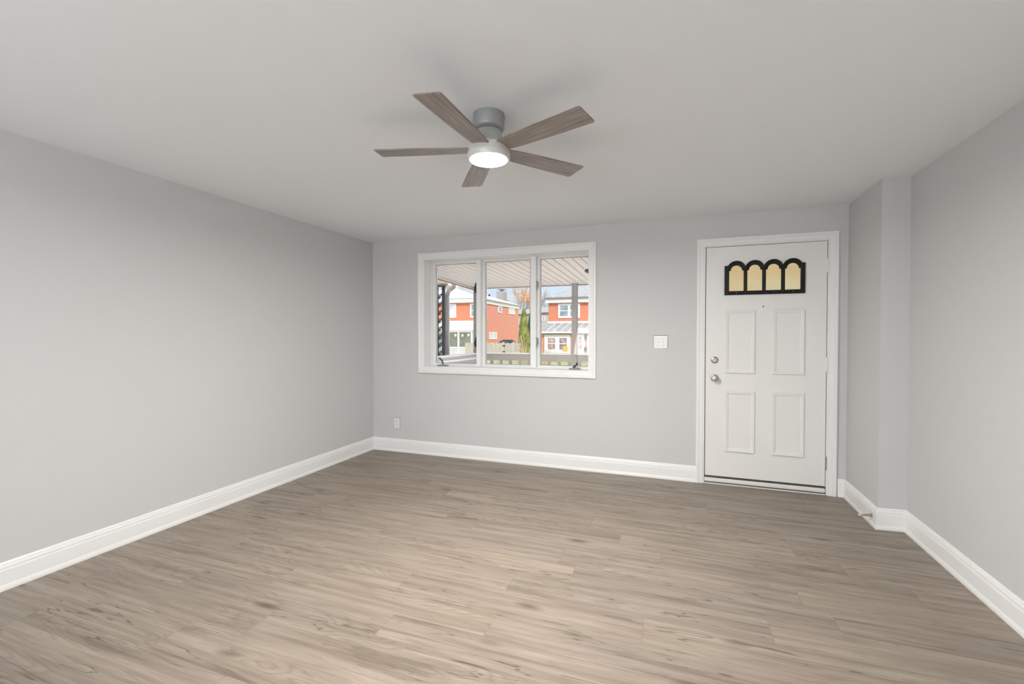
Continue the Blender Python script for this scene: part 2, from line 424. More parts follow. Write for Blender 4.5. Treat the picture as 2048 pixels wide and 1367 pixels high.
# ------------------------------------------------------------------ window_1
CAS = [(0, 0), (0, -.012), (.003, -.014), (.012, -.014), (.014, -.0165), (.040, -.0185), (.043, -.0215), (.046, -.0195), (.050, -.0225), (.062, -.0225), (.067, -.019), (.067, 0)]
win = struct(empty('window_1', (1.575, 0, WZ0)), 'white triple casement window looking onto the porch')
MB().ring(WX0, WX1, WZ0, WZ1, CAS).build('casing', 'trim', win)
MB().ring(WX0, WX1, WZ0, WZ1, [(0, -.012), (-.006, -.012), (-.006, .235), (0, .235)]).build('jamb', 'vinyl', win)
FY = .144
fr = MB()
fr.ring(WX0 + .003, WX1 - .003, WZ0 + .003, WZ1 - .003, [(0, FY), (-.008, FY), (-.010, FY + .012), (-.010, .236), (0, .236)])
fr.build('frame', 'vinyl', win, smooth=False)
MUL = [(1.239, 1.290), (1.855, 1.911)]
for a, c in MUL: MB().box(a, c, .125, .234, WZ0 + .008, WZ1 - .008).build('mullion', 'vinyl', win, bevel=.004)
bays = [(WX0 + .011, 1.239), (1.290, 1.855), (1.911, WX1 - .011)]
for i, (a, c) in enumerate(bays):
    z0, z1 = WZ0 + .006, WZ1 - .005
    s_ = MB()
    wd = .029
    s_.ring(a, c, z0, z1, [(-.001, .160), (-.007, .157), (-.008, .170), (-.016, .172), (-.017, .182), (-.023, .185), (-wd, .199), (-wd, .228), (-.001, .228)])
    sash = s_.build('sash', 'vinyl', win)
    MB().box(a + wd - .004, c - wd + .004, .206, .210, z0 + wd - .004, z1 - wd + .004).build('pane', 'glass', sash)
    g_ = MB().ring(a + wd, c - wd, z0 + wd, z1 - wd, [(.001, .2015), (-.003, .2015), (-.003, .205), (.001, .205)]); g_.build('gasket', 'black', sash)
def latch(x, z, m_, side):          # sash lock: escutcheon with a hanging lever
    b_ = MB().box(x - .009, x + .009, .140, .158, z - .036, z + .036).build('latch', m_, win, bevel=.003)
    MB().tube([(x - .002 * side, .136, z + .030), (x + .005 * side, .124, z + .008), (x + .003 * side, .122, z - .034), (x, .128, z - .062)], [.006, .006, .0055, .004], 8).build('lever', m_, b_, smooth=True)
for z in (1.834, 1.250): latch(1.921, z, 'steel', 1)
for z in (1.824, 1.234):
    b_ = MB().box(1.212, 1.230, .150, .165, z - .054, z + .054).build('latch', 'black', win, bevel=.003)
    MB().tube([(1.224, .142, z + .04), (1.214, .134, z), (1.219, .136, z - .045)], .0055, 8).build('lever', 'black', b_, smooth=True)
def crank(x0, x1, xb, pts):
    zb = WZ0 + .006
    c = MB().box(x0, x1, .094, .134, zb, zb + .013).build('crank', 'grey_plastic', win, bevel=.004)
    MB().lathe([(.015, 0), (.012, .010), (.007, .018)], (xb, .114, zb + .011), (0, -.2, 1), 16).build('crank_hub', 'grey_plastic', c, smooth=True)
    h = MB(); h.tube(pts, [.0065, .0085, .008, .007], 10); h.sphere(pts[-1], .0105, 8)
    h.build('handle', 'black', c, smooth=True)
zc = WZ0 + .028
crank(.775, .903, .842, [(.846, .112, zc), (.836, .106, zc + .028), (.824, .101, zc + .052), (.808, .098, zc + .062)])
crank(2.262, 2.378, 2.320, [(2.302, .112, zc - .002), (2.318, .103, zc + .010), (2.338, .098, zc + .022), (2.346, .097, zc + .036)])

# ------------------------------------------------------------------ door_1
door = struct(empty('door_1', (3.965, 0, 0)), 'white front door with four raised panels and a scalloped amber light')
MB().ring(DX0, DX1 - .0, 0, DZ1, CAS, open_bottom=True).build('casing', 'trim', door)
MB().ring(DX0, DX1, 0, DZ1, [(0, 0), (-.004, 0), (-.004, .23), (0, .23)], open_bottom=True).build('jamb', 'trim', door)
MB().ring(DX0 + .004, DX1 - .004, 0, DZ1 - .004, [(0, .055), (-.012, .055), (-.012, .11), (0, .11)], open_bottom=True).build('door_stop_strip', 'gap', door)
SX0, SX1, SZ0, SZ1 = 3.516, 4.4235, .070, 2.080
cxs = [3.755, 3.896, 4.037, 4.178]
def scallop(r, zc_, x0, x1, zb, ztop):
    pts = [(x0, zb), (x1, zb), (x1, ztop)]
    half = (ztop - zc_)
    dx = math.sqrt(max(0, r * r - half * half))
    for i, c in enumerate(reversed(cxs)):
        a0 = math.asin(min(1, half / r)) if i == 0 else math.acos(min(1, .0705 / r))
        a1 = math.pi - (math.asin(min(1, half / r)) if i == 3 else math.acos(min(1, .0705 / r)))
        for k in range(13):
            a = a0 + (a1 - a0) * k / 12; pts.append((c + r * math.cos(a), zc_ + r * math.sin(a)))
    pts.append((x0, ztop)); return pts
hole = scallop(.071, 1.868, 3.672, 4.258, 1.668, 1.905)
MB().plate([(SX0, SZ0), (SX1, SZ0), (SX1, SZ1), (SX0, SZ1)], [hole], .003, .047).build('slab', 'door', door)
outer = scallop(.0745, 1.878, 3.662, 4.268, 1.659, 1.912)
def pane_poly(c, w_, zb, sh, r, n=12):
    return [(c - w_, zb), (c + w_, zb), (c + w_, sh), (c + r, sh)] + [(c + r * math.cos(math.pi * k / n), sh + r * math.sin(math.pi * k / n)) for k in range(1, n)] + [(c - r, sh), (c - w_, sh)]
lf = MB(); lf.plate(outer, [pane_poly(c, .057, 1.692, 1.868, .045) for c in cxs], -.012, .004)
for c in cxs:
    for r_, rad in ((.067, .0045), (.053, .003)):
        lf.tube([(c + r_ * math.cos(R(a)), -.0125, 1.877 + r_ * math.sin(R(a))) for a in range(8, 173, 10)], rad, 6)
for x in (3.668, 3.684, 3.8225, 3.829, 3.963, 3.970, 4.104, 4.111, 4.240, 4.262): lf.tube([(x, -.0125, 1.665), (x, -.0125, 1.862 if 3.69 < x < 4.23 else 1.905)], .003, 6)
for z in (1.664, 1.685): lf.tube([(3.666, -.0125, z), (4.264, -.0125, z)], .0035, 6)
lite = lf.build('lite_frame', 'bronze', door, smooth=True, label='dark bronze scalloped frame with four arched openings')
for c in cxs:
    MB().plate(pane_poly(c, .0585, 1.690, 1.868, .0465), [], .010, .014).build('lite_pane', 'amber', lite, label='pebbled amber glass pane')
for x in (3.755, 3.896, 4.037, 4.178): MB().sphere((x, -.0135, 1.674), .0035, 5).build('lite_screw', 'nickel', lite)
PAN = [(0, .003), (0, -.006), (-.005, -.0095), (-.011, -.0095), (-.013, -.0065), (-.021, -.0065), (-.023, -.0035), (-.029, -.002), (-.031, .003)]
for x0, x1, z0, z1 in ((3.669, 3.904, .980, 1.528), (4.035, 4.270, .980, 1.528), (3.671, 3.906, .294, .828), (4.033, 4.272, .293, .830)):
    MB().ring(x0, x1, z0, z1, PAN).build('panel_moulding', 'door', door)
ro = MB().lathe([(.031, 0), (.031, -.004), (.028, -.010), (.020, -.013), (.019, -.016)], (3.588, .003, 1.093), (0, 1, 0), 32).build('deadbolt', 'nickel', door, smooth=True)
MB().box(3.572, 3.604, -.022, -.012, 1.0885, 1.0985).build('thumb_turn', 'nickel', ro, bevel=.003)
ro = MB().lathe([(.032, 0), (.032, -.004), (.028, -.009), (.012, -.012), (.011, -.030), (.020, -.036), (.026, -.046), (.0265, -.054), (.022, -.062), (.010, -.064)], (3.589, .003, .934), (0, 1, 0), 32).build('door_knob', 'nickel', door, smooth=True)
MB().box(3.585, 3.593, -.0645, -.058, .931, .937).build('lock_button', 'steel', ro, bevel=.001)
MB().lathe([(.0055, 0), (.0055, -.004)], (3.964, .003, 1.555), (0, 1, 0), 16).build('peephole', 'black', door)
for z0, z1 in ((1.822, 1.934), (1.016, 1.128), (.208, .319)):
    hg = MB().box(4.412, 4.440, -.0035, .004, z0, z1).build('hinge', 'trim', door, bevel=.001)
    kn = MB()
    for k in range(5): kn.lathe([(.006, 0), (.006, (z1 - z0) / 5 - .0015)], (4.4265, -.006, z0 + k * (z1 - z0) / 5), (0, 0, 1), 12)
    kn.build('hinge_knuckle', 'trim' if z0 > .5 else 'steel', hg, smooth=True)
MB().box(DX0 + .004, DX1 - .004, .002, .20, .0, .062).build('threshold_base', 'gap', door)
MB().box(DX0 + .003, DX1 - .008, -.010, .03, .018, .052).build('threshold', 'door', door, bevel=.006)
MB().box(DX0 + .003, DX1 - .008, -.012, .03, .0, .007).build('threshold_lip', 'trim', door, bevel=.002)
# ------------------------------------------------------------------ switch, outlet, doorstop
sw = thing(empty('light_switch', (3.137, 0, 1.188)), 'white double toggle light switch plate between window and door', 'light switch')
MB().box(3.073, 3.200, -.006, 0, 1.188, 1.309).build('plate', 'plastic', sw, bevel=.003)
for x, up in ((3.1135, -1), (3.1595, 1)):
    t = MB().box(x - .0055, x + .0055, -.0075, -.004, 1.236, 1.262).build('toggle', 'plastic', sw, bevel=.001)
    MB().hexa([(x - .0045, -.006, 1.243), (x + .0045, -.006, 1.243), (x + .0045, -.006, 1.255), (x - .0045, -.006, 1.255)],
              [(x - .0035, -.018, 1.245 + .008 * up), (x + .0035, -.018, 1.245 + .008 * up), (x + .0035, -.018, 1.253 + .008 * up), (x - .0035, -.018, 1.253 + .008 * up)]).build('lever', 'plastic', t, bevel=.001)
    for z in (1.219, 1.279): MB().lathe([(.003, 0), (.002, -.0015)], (x, -.006, z), (0, 1, 0), 12).build('screw', 'nickel', sw)
ou = thing(empty('wall_outlet', (.321, 0, .263)), 'white duplex outlet low on the wall under the window', 'outlet')
MB().box(.283, .359, -.006, 0, .263, .382).build('plate', 'plastic', ou, bevel=.003)
for z in (.342, .303):
    rc = MB().lathe([(.0165, 0), (.0165, -.002), (.0155, -.003)], (.321, -.0055, z), (0, 1, 0), 24).build('receptacle', 'plastic', ou)
    sl = MB()
    sl.box(.3135, .3155, -.0095, -.008, z - .003, z + .006); sl.box(.3265, .3285, -.0095, -.008, z - .003, z + .006); sl.lathe([(.0025, 0), (.0025, -.0012)], (.321, -.0083, z - .009), (0, 1, 0), 10)
    sl.build('slot', 'dark_slot', rc)
MB().lathe([(.003, 0), (.002, -.0015)], (.321, -.006, .3225), (0, 1, 0), 12).build('screw', 'nickel', ou)
pdir = Vector((PX, PY, 0))
ds = thing(empty('door_stop', (4.541, -.585, .072)), 'metal spring door stop on the baseboard of the pier', 'door stop')
MB().lathe([(.013, 0), (.013, .004), (.009, .007)], (4.5405, -.585, .072), (-1, 0, 0), 16).build('base', 'steel', ds, smooth=True)
sp_ = [(4.534 - .060 * k / 160, -.585 + (.0085 - .004 * k / 160) * math.cos(k * .6), .072 - .008 * k / 160 + (.0085 - .004 * k / 160) * math.sin(k * .6)) for k in range(161)]
MB().tube(sp_, .0012, 5).build('spring', 'steel', ds, smooth=True)
MB().lathe([(.0055, 0), (.006, .006), (.004, .012)], (4.474, -.585, .064), (-1, 0, 0), 12).build('rubber_tip', 'plastic', ds, smooth=True)
# ------------------------------------------------------------------ ceiling fan
FX, FYc = 2.403, -2.321
fan = thing(empty('ceiling_fan', (FX, FYc, H)), 'five blade flush ceiling fan with grey wood blades and a lit round light', 'ceiling fan')
can = MB().lathe([(.0755, H), (.0755, H - .062), (.072, H - .070), (.061, H - .078)], (FX, FYc, 0), n=64).build('canopy', 'fan_grey', fan, smooth=True)
for a in (-60, 30, 150, 240): MB().sphere((FX + .0755 * math.cos(R(a)), FYc + .0755 * math.sin(R(a)), H - .012), .004, 6).build('canopy_screw', 'steel', can)
MB().lathe([(.056, H - .072), (.057, H - .078), (.060, H - .085), (.0745, H - .136), (.075, H - .140)], (FX, FYc, 0), n=64).build('neck', 'fan_mid', fan, smooth=True)
MB().lathe([(.072, H - .139), (.077, H - .141), (.094, H - .150), (.0975, H - .156), (.0995, H - .182), (.1005, H - .186)], (FX, FYc, 0), n=64).build('motor_housing', 'fan_pale', fan, smooth=True)
lk = MB().lathe([(.099, H - .184), (.1025, H - .187), (.1025, H - .208), (.0985, H - .214), (.094, H - .214)], (FX, FYc, 0), n=64).build('light_ring', 'fan_pale', fan, smooth=True)
MB().lathe([(.0905, H - .2125), (.0895, H - .2155), (.083, H - .2185), (.060, H - .2205), (.001, H - .221)], (FX, FYc, 0), n=64).build('light_diffuser', 'led', fan, smooth=True, label='glowing round white light')
ZB = 2.195; BR = .542; PIT = R(7.5)
def blade_mesh():
    prof = [(.085, -.042), (.16, -.050), (.30, -.056), (BR - .012, -.0625), (BR - .003, -.0605), (BR, -.053), (BR, .053), (BR - .003, .0605), (BR - .012, .0625), (.30, .056), (.16, .050), (.085, .042)]
    return prof
bl0 = None
for k in range(5):
    a = R(-92.6 + 72 * k)
    if bl0 is None:
        mb = MB(); mb.extr(blade_mesh(), -.003, .003)
        o = mb.build('blade', 'blade', None, bevel=.0015, origin=(0, 0, 0)); bl0 = o
    else:
        o = bl0.copy(); COL.objects.link(o)
    o.parent = fan; ORG[o.name] = ORG[fan.name]
    o.matrix_local = Matrix.Translation((0, 0, ZB - H)) @ Matrix.Rotation(a, 4, 'Z') @ Matrix.Rotation(-PIT, 4, 'X')
fl = lamp('ceiling_fan_light', 'AREA', (0, 0, -.226), 73, (1.0, .98, .945), shape='DISK', size=.175)
fl.parent = fan

# ------------------------------------------------------------------ porch
def zs(y): return 2.145 - .028 * y
pr = thing(empty('porch_roof', (2.5, 1.3, zs(2.4))), 'flat porch roof with pale ribbed soffit outside the window', 'porch roof')
XL, XR, YF = .18, 8.0, 2.42
sf = MB()
x = XL
while x < XR:
    x2 = min(x + .102, XR)
    sf.hexa([(x + .004, .24, zs(.24)), (x2 - .004, .24, zs(.24)), (x2 - .004, YF, zs(YF)), (x + .004, YF, zs(YF))],
            [(x + .004, .24, zs(.24) + .02), (x2 - .004, .24, zs(.24) + .02), (x2 - .004, YF, zs(YF) + .02), (x + .004, YF, zs(YF) + .02)])
    x = x2
sf.build('soffit', 'soffit', pr)
MB().hexa([(XL, .24, zs(.24) + .008), (XR, .24, zs(.24) + .008), (XR, YF, zs(YF) + .008), (XL, YF, zs(YF) + .008)],
          [(XL, .24, 2.42), (XR, .24, 2.42), (XR, YF, 2.30), (XL, YF, 2.30)]).build('deck', 'gap', pr)
MB().box(XL - .03, XR, YF, YF + .025, zs(YF) - .012, 2.32).build('front_fascia', 'porch_brown', pr)
MB().hexa([(XL - .03, .24, zs(.24) - .03), (XL, .24, zs(.24) - .03), (XL, YF + .02, zs(YF) - .03), (XL - .03, YF + .02, zs(YF) - .03)],
          [(XL - .03, .24, 2.42), (XL, .24, 2.42), (XL, YF + .02, 2.32), (XL - .03, YF + .02, 2.32)]).build('side_fascia', 'porch_brown', pr)
MB().hexa([(XL, .24, zs(.24) - .02), (XL + .04, .24, zs(.24) - .02), (XL + .04, YF, zs(YF) - .02), (XL, YF, zs(YF) - .02)],
          [(XL, .24, zs(.24)), (XL + .04, .24, zs(.24)), (XL + .04, YF, zs(YF)), (XL, YF, zs(YF))]).build('edge_moulding', 'soffit', pr)
PFZ = .0
pf = thing(MB().box(-.1, XR, .24, YF + .1, -.9, PFZ).build('porch_floor', 'concrete'), 'concrete porch deck outside the front door', 'porch floor')
PYp = 2.30
lab = {.268: 'slim white porch post at the corner of the side railing', 1.868: 'white porch post crossing the right hand window view', 5.2: 'white porch post beyond the front door'}
for xp in (.268, 1.868, 5.2):
    p_ = MB().box(xp - .04, xp + .04, PYp - .04, PYp + .04, PFZ, zs(PYp)).build('porch_post', 'porch_shaded_white', None, bevel=.004)
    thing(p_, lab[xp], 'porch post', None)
rl = thing(empty('porch_railing', (3, PYp, PFZ)), 'white front porch railing with balusters and deep top rail', 'railing')
for a, c in ((.310, 1.826), (1.910, 3.3)):
    MB().box(a, c, PYp - .03, PYp + .03, .915, 1.020).build('top_rail', 'porch_shaded_white', rl, bevel=.004)
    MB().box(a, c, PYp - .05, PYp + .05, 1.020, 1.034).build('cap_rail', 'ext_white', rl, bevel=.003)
    MB().box(a, c, PYp - .02, PYp + .02, .12, .18).build('bottom_rail', 'porch_shaded_white', rl, bevel=.003)
bb0 = None; x = .375
while x < 3.25:
    if not (1.80 < x < 1.94):
        if bb0 is None: bb0 = MB().box(x - .019, x + .019, PYp - .019, PYp + .019, .18, .916).build('baluster', 'porch_shaded_white', rl); X0 = x
        else:
            o = bb0.copy(); COL.objects.link(o); o.location = (x - X0, 0, 0); ORG[o.name] = ORG[rl.name]
    x += .157
sr = thing(empty('side_railing', (.268, 1.3, PFZ)), 'white solid paneled side railing at the left end of the porch', 'railing')
MB().box(.25, .286, .25, PYp - .04, .10, 1.005).build('panel', 'porch_pale', sr)
MB().box(.235, .300, .25, PYp - .04, .93, .96).build('ledge', 'ext_white', sr, bevel=.003)
MB().box(.228, .308, .25, PYp - .04, 1.005, 1.028).build('cap_rail', 'ext_white', sr, bevel=.004)
# unseen pale apron added before the porch to bounce light onto the soffit
struct(MB().box(-14, 16, .24, 10.5, GZ, GZ + .02).build('bounce_apron', 'concrete'), 'unseen pale concrete apron added to bounce light')
# unseen light bar added under the sill; its bounce off the deck brightens the soffit
db = thing(empty('deck_fill_bar', (1.8, .24, .80)), 'unseen long white fill light bar added on the outside wall below the window', 'light')
MB().box(.5, 3.1, .24, .36, .80, .86).build('housing', 'ext_white', db, bevel=.006)
MB().box(.53, 3.07, .255, .345, .792, .801).build('diffuser', 'led', db)
dl = lamp('deck_fill_lamp', 'AREA', (0, .06, -.012), 135, (1.0, .955, .91), shape='RECTANGLE', size=2.5, size_y=.085); dl.parent = db
# porch spot lamp
q = at(1175.5, 536, 1.15)
ll = thing(empty('porch_light', (q.x, q.y, zs(q.y))), 'small dark spotlight fixed to the porch soffit', 'light')
MB().lathe([(.022, 0), (.022, -.010), (.008, -.02)], (q.x, q.y, zs(q.y)), (0, 0, 1), 20).build('base', 'iron', ll, smooth=True)
MB().lathe([(.010, -.018), (.016, 0), (.021, .030), (.019, .033)], (q.x - .004, q.y, zs(q.y) - .032), (-.6, -.2, .5), 20).build('lamp_head', 'iron', ll, smooth=True)
MB().tube([(q.x, q.y, zs(q.y) - .02), (q.x + .012, q.y, zs(q.y) - .06), (q.x + .022, q.y, zs(q.y) - .095)], .003, 6).build('pull_cord', 'iron', ll)

# ------------------------------------------------------------------ neighbour's porch on the left
NX = -1.05
cl = thing(empty('iron_porch_column', (NX, 1.9, 0)), 'dark wrought iron lattice column of the neighbouring porch', 'column')
ca, cb = at(873.5, 640, 2.05), at(887, 640, 2.05)
ztop = at(880, 571, 2.05).z
for x in (ca.x, cb.x): MB().box(x - .022, x + .022, 2.03, 2.075, -.1, ztop).build('bar', 'iron', cl, bevel=.003)
sc = MB(); z = .05; xa, xb = ca.x + .022, cb.x - .022; xm, hw = (xa + xb) / 2, (xb - xa) / 2
while z < ztop - .12:
    sc.tube([(xm + hw * .95 * math.cos(t_ * .5) * (1 - t_ / 16), 2.05, z + .05 + .05 * math.sin(t_ * .5) * (1 - t_ / 16)) for t_ in range(0, 15)], .008, 5)
    sc.tube([(xa, 2.05, z), (xm, 2.05, z + .06), (xb, 2.05, z + .11)], .008, 5)
    z += .13
sc.build('scrollwork', 'iron', cl, smooth=True)
MB().box(ca.x - .03, cb.x + .03, 2.02, 2.085, ztop - .02, ztop).build('cap', 'iron', cl)
nr = thing(empty('neighbour_porch_roof', (cb.x - 1.5, 1.9, ztop)), 'brown board edge of the neighbouring porch roof on the left', 'porch roof')
xe = at(895.5, 560, 2.02).x; zt = at(880, 551, 2.02).z
for k in range(14):
    x = xe - .10 * (k + 1); MB().box(x + .004, xe - .10 * k - .004, 1.99, 2.03, ztop, zt).build('fascia_board', 'tan_board', nr)
MB().box(xe - 3, xe + .02, .1, 2.00, ztop + .02, zt + .12).build('roof_slab', 'soffit', nr)
MB().box(xe - 3, xe + .04, 1.98, 2.10, zt, zt + .05).build('roof_edge', 'porch_brown', nr)
dn = thing(empty('downspout', (-.4, 2.2, -.5)), 'grey downspout with a double elbow beside the iron column', 'downspout')
d0, d1, d2, d3, d4 = (at(*p_, 2.2) for p_ in ((908, 564), (907, 574), (897, 581), (894, 592), (894, 712)))
path = [d0 + Vector((0, 0, .06)), d0, d1, d1.lerp(d2, .4), d2, d3, (d3.x, 2.2, d3.z - .06), (d4.x, 2.2, -.6)]
MB().tube(path, .036, 14).build('pipe', 'pipe', dn, smooth=True)
MB().tube([(d4.x + .036, 2.205, -.6), (d4.x + .036, 2.205, d3.z - .02)], .010, 8).build('pipe_lit_edge', 'ext_white', dn)  # white strip painting the bright lit right side of the pipe
for zz in (.6, 1.5): MB().lathe([(.040, 0), (.040, .03)], (d4.x, 2.2, zz), n=14).build('strap', 'pipe', dn)

# ------------------------------------------------------------------ street, lawn
struct(MB().box(-120, 120, .24, 140, GZ - .2, GZ).build('ground_lawn', 'grass'), 'green lawn')
struct(MB().box(-120, 120, 12, 21, GZ, GZ + .01).build('street', 'asphalt'), 'asphalt street')

def window_part(par, x0, x1, z0, z1, y, pane='pane_dark', cols=1, rail=True, ax=1, fr=.09):
    # a white framed window standing on a wall facing -y (ax=1) or +x (ax=0)
    def bx(a, c, d0, d1, e0, e1):
        return (a, c, y - d1, y - d0, e0, e1) if ax == 1 else (y + d0, y + d1, a, c, e0, e1)
    f = MB()
    for a, c, e0, e1 in ((x0, x0 + fr, z0, z1), (x1 - fr, x1, z0, z1), (x0 + fr, x1 - fr, z0, z0 + fr), (x0 + fr, x1 - fr, z1 - fr, z1)): f.box(*bx(a, c, 0, .07, e0, e1))
    for i in range(1, cols):
        xc = x0 + (x1 - x0) * i / cols; f.box(*bx(xc - fr * .6, xc + fr * .6, 0, .07, z0 + fr, z1 - fr))
    if rail: zm = (z0 + z1) / 2; f.box(*bx(x0 + fr, x1 - fr, .01, .06, zm - .035, zm + .035))
    w_ = f.build('window', 'ext_white', par)
    for i in range(cols):
        a = x0 + (x1 - x0) * i / cols; c = x0 + (x1 - x0) * (i + 1) / cols
        MB().box(*bx(a + .02, c - .02, .0, .03, z0 + .02, z1 - .02)).build('pane', pane, w_)
    return w_

# ------------------------------------------------------------------ house on the left across the street
Y1 = 38.0
A1 = at(958, 600, Y1); C1 = A1.x
zE = at(958, 597, Y1).z                 # eaves
far = at(1037, 640, C1, 0); YE = far.y
xL1 = at(800, 640, Y1).x
h1 = thing(empty('brick_house', ((C1 + xL1) / 2, (Y1 + YE) / 2, GZ)), 'two storey orange brick house with chimney and softer lit side wall behind the fence', 'house')
zB = at(925, 605, Y1).z
MB().box(xL1, C1 - .02, Y1, Y1 + .3, GZ, zE).build('front_wall', 'brick', h1)
MB().box(xL1, C1, Y1 + .3, YE, GZ, zE).build('side_wall', 'brick_soft_lit', h1)
MB().box(C1 - .02, C1, Y1, Y1 + .3, GZ, zE).build('corner_wall', 'brick_soft_lit', h1)
ov = .35; zf = zE - .38
MB().box(xL1, C1 + .12, Y1 - ov, YE + .1, zf, zE + .05).build('eaves_fascia', 'ext_white', h1)
# hip roof
dp = YE - Y1; rz = zE + 2.6; xc0, xc1 = xL1 - .3, C1 + .35; ym = (Y1 + YE) / 2
MB().add([(xc0, Y1 - ov - .1, zE + .05), (xc1, Y1 - ov - .1, zE + .05), (xc1, YE + .3, zE + .05), (xc0, YE + .3, zE + .05), (xc0 + 7.5, ym, rz), (C1 - 7.5, ym, rz)],
         [(0, 1, 5, 4), (1, 2, 5), (2, 3, 4, 5), (3, 0, 4), (3, 2, 1, 0)]).build('roof', 'shingle_pale', h1)
c0 = at(1003.5, 603, C1 - 3.0, 0)
ct = at(1003.5, 583, C1 - 3.0, 0).z
MB().box(C1 - 3.5, C1 - 2.5, c0.y - .7, c0.y + .7, zE, ct).build('chimney', 'chimney', h1, bevel=.02)
MB().box(C1 - 3.45, C1 - 2.55, c0.y - .6, c0.y + .6, ct + .25, ct + .33).build('chimney_cap', 'chimney', h1)
MB().box(C1 - 3.15, C1 - 2.85, c0.y - .25, c0.y + .25, ct, ct + .25).build('flue', 'chimney', h1)
v_ = at(978.5, 592, C1 - 4.5, 0); MB().lathe([(.13, -1.0), (.13, .25)], (C1 - 4.5, v_.y, v_.z), n=10).build('vent_pipe', 'iron', h1)
# upper front windows and lower porch
pz = lambda py, Y: at(925, py, Y).z
pxx = lambda px, Y: at(px, 640, Y).x
window_part(h1, pxx(893, Y1), pxx(912.5, Y1), pz(635, Y1), pz(607, Y1), Y1, 'pane_pale', fr=.16)
window_part(h1, pxx(940.5, Y1), pxx(956, Y1), pz(635, Y1), pz(607, Y1), Y1, 'pane_dark', fr=.16)
MB().box(xL1, C1, Y1 - .1, Y1, pz(645.5, Y1), pz(641, Y1)).build('belt_board', 'ext_white', h1)
YP = Y1 - 2.2
MB().hexa([(xL1, YP, pz(660, YP)), (pxx(949.5, YP), YP, pz(660, YP)), (C1, Y1, pz(660, YP)), (xL1, Y1, pz(660, YP))],
          [(xL1, YP, pz(657, YP)), (pxx(949.5, YP), YP, pz(657, YP)), (C1, Y1, pz(645, Y1)), (xL1, Y1, pz(645, Y1))]).build('porch_awning', 'ext_white', h1)
MB().box(xL1, pxx(945, YP), YP, YP + .12, pz(664, YP), pz(660, YP)).build('porch_beam', 'soffit', h1)
for px in (895, 916.5, 943, 947.5): x = pxx(px, YP); MB().box(x - .07, x + .07, YP - .02, YP + .12, GZ, pz(664, YP)).build('porch_column', 'ext_white', h1)
MB().box(xL1, C1 - .3, Y1 - .06, Y1 - .02, GZ, pz(660, YP)).build('porch_back_wall', 'pane_pale', h1)
MB().box(xL1, pxx(947, YP), YP, YP + .1, pz(696, YP), pz(693.5, YP)).build('porch_rail', 'ext_white', h1)
px = 896.0; mb0 = None
while px < 947:
    x = pxx(px, YP)
    if mb0 is None: mb0 = MB().box(x - .03, x + .03, YP + .02, YP + .08, GZ, pz(695, YP)).build('porch_baluster', 'ext_white', h1); xz = x
    else: o = mb0.copy(); COL.objects.link(o); o.location = (x - xz, 0, 0)
    px += 2.2
for px, py in ((911, 670), (925, 670.5), (937, 669.5)): p_ = at(px, py, YP + .5); MB().sphere(p_, .10, 6, (1, 1, 1.3)).build('string_bulb', 'bulb', h1)
# side wall windows
def side(px0, px1, py0, py1, cols, pane):
    a = at(px0, (py0 + py1) / 2, C1, 0); c = at(px1, (py0 + py1) / 2, C1, 0)
    mid = (px0 + px1) / 2
    window_part(h1, a.y, c.y, at(mid, py1, C1, 0).z, at(mid, py0, C1, 0).z, C1, pane, cols, cols == 1, 0, fr=.13)
side(996, 1003, 612.5, 625, 1, 'pane_dark'); side(1017.5, 1029, 616, 628, 3, 'pane_pale'); side(978.5, 993, 664, 678, 2, 'pane_pale')

# ------------------------------------------------------------------ house on the right across the street
Y2 = 34.0
X2 = at(1097, 640, Y2).x; XR2 = X2 + 16
q2 = lambda py: at(1140, py, Y2).z
u2 = lambda px, Y=Y2: at(px, 640, Y).x
h2 = thing(empty('brick_house', ((X2 + XR2) / 2, Y2 + 4, GZ)), 'orange brick house with grey hip roof and shingled porch on the right', 'house')
ze2 = q2(597)
MB().box(X2, XR2, Y2, Y2 + 9, GZ, ze2).build('wall', 'brick', h2)
MB().box(X2 - .15, XR2, Y2 - .3, Y2 + 9.2, q2(605), ze2 + .02).build('eaves_fascia', 'ext_white', h2)
MB().box(X2 - .3, XR2 + .3, Y2 - .45, Y2 + 9.3, ze2, ze2 + .12).build('gutter', 'porch_shaded_white', h2)
MB().add([(X2 - .3, Y2 - .45, ze2 + .12), (XR2 + .3, Y2 - .45, ze2 + .12), (XR2 + .3, Y2 + 9.3, ze2 + .12), (X2 - .3, Y2 + 9.3, ze2 + .12), (X2 + 5.2, Y2 + 4.4, ze2 + 2.6), (XR2 - 5.2, Y2 + 4.4, ze2 + 2.6)],
         [(0, 1, 5, 4), (3, 0, 4), (2, 3, 4, 5), (1, 2, 5), (3, 2, 1, 0)]).build('roof', 'shingle', h2)
window_part(h2, u2(1116.5), u2(1160), q2(635.5), q2(606.5), Y2, 'pane_dark', 2, fr=.16)
MB().box(X2 - .05, XR2, Y2 - .12, Y2, q2(646.5), q2(642)).build('belt_board', 'ext_white', h2)
YQ = Y2 - 2.0
zq = lambda py: at(1140, py, YQ).z
xp0 = u2(1086, YQ)
rb = MB()
rb.hexa([(xp0, YQ, zq(663)), (XR2, YQ, zq(663)), (XR2, Y2, zq(663)), (X2 - .05, Y2, zq(663))], [(xp0, YQ, zq(662)), (XR2, YQ, zq(662)), (XR2, Y2, q2(646.5)), (X2 - .05, Y2, q2(646.5))])
rb.build('porch_roof_slope', 'shingle', h2)
n = 0; x = xp0 + .3
sm = MB()
while x < XR2:
    sm.tube([(x, YQ, zq(661.5)), (x + .3, Y2 - .02, q2(646.5) + .03)], .035, 5); x += .62
sm.build('roof_seams', 'shingle_pale', h2)
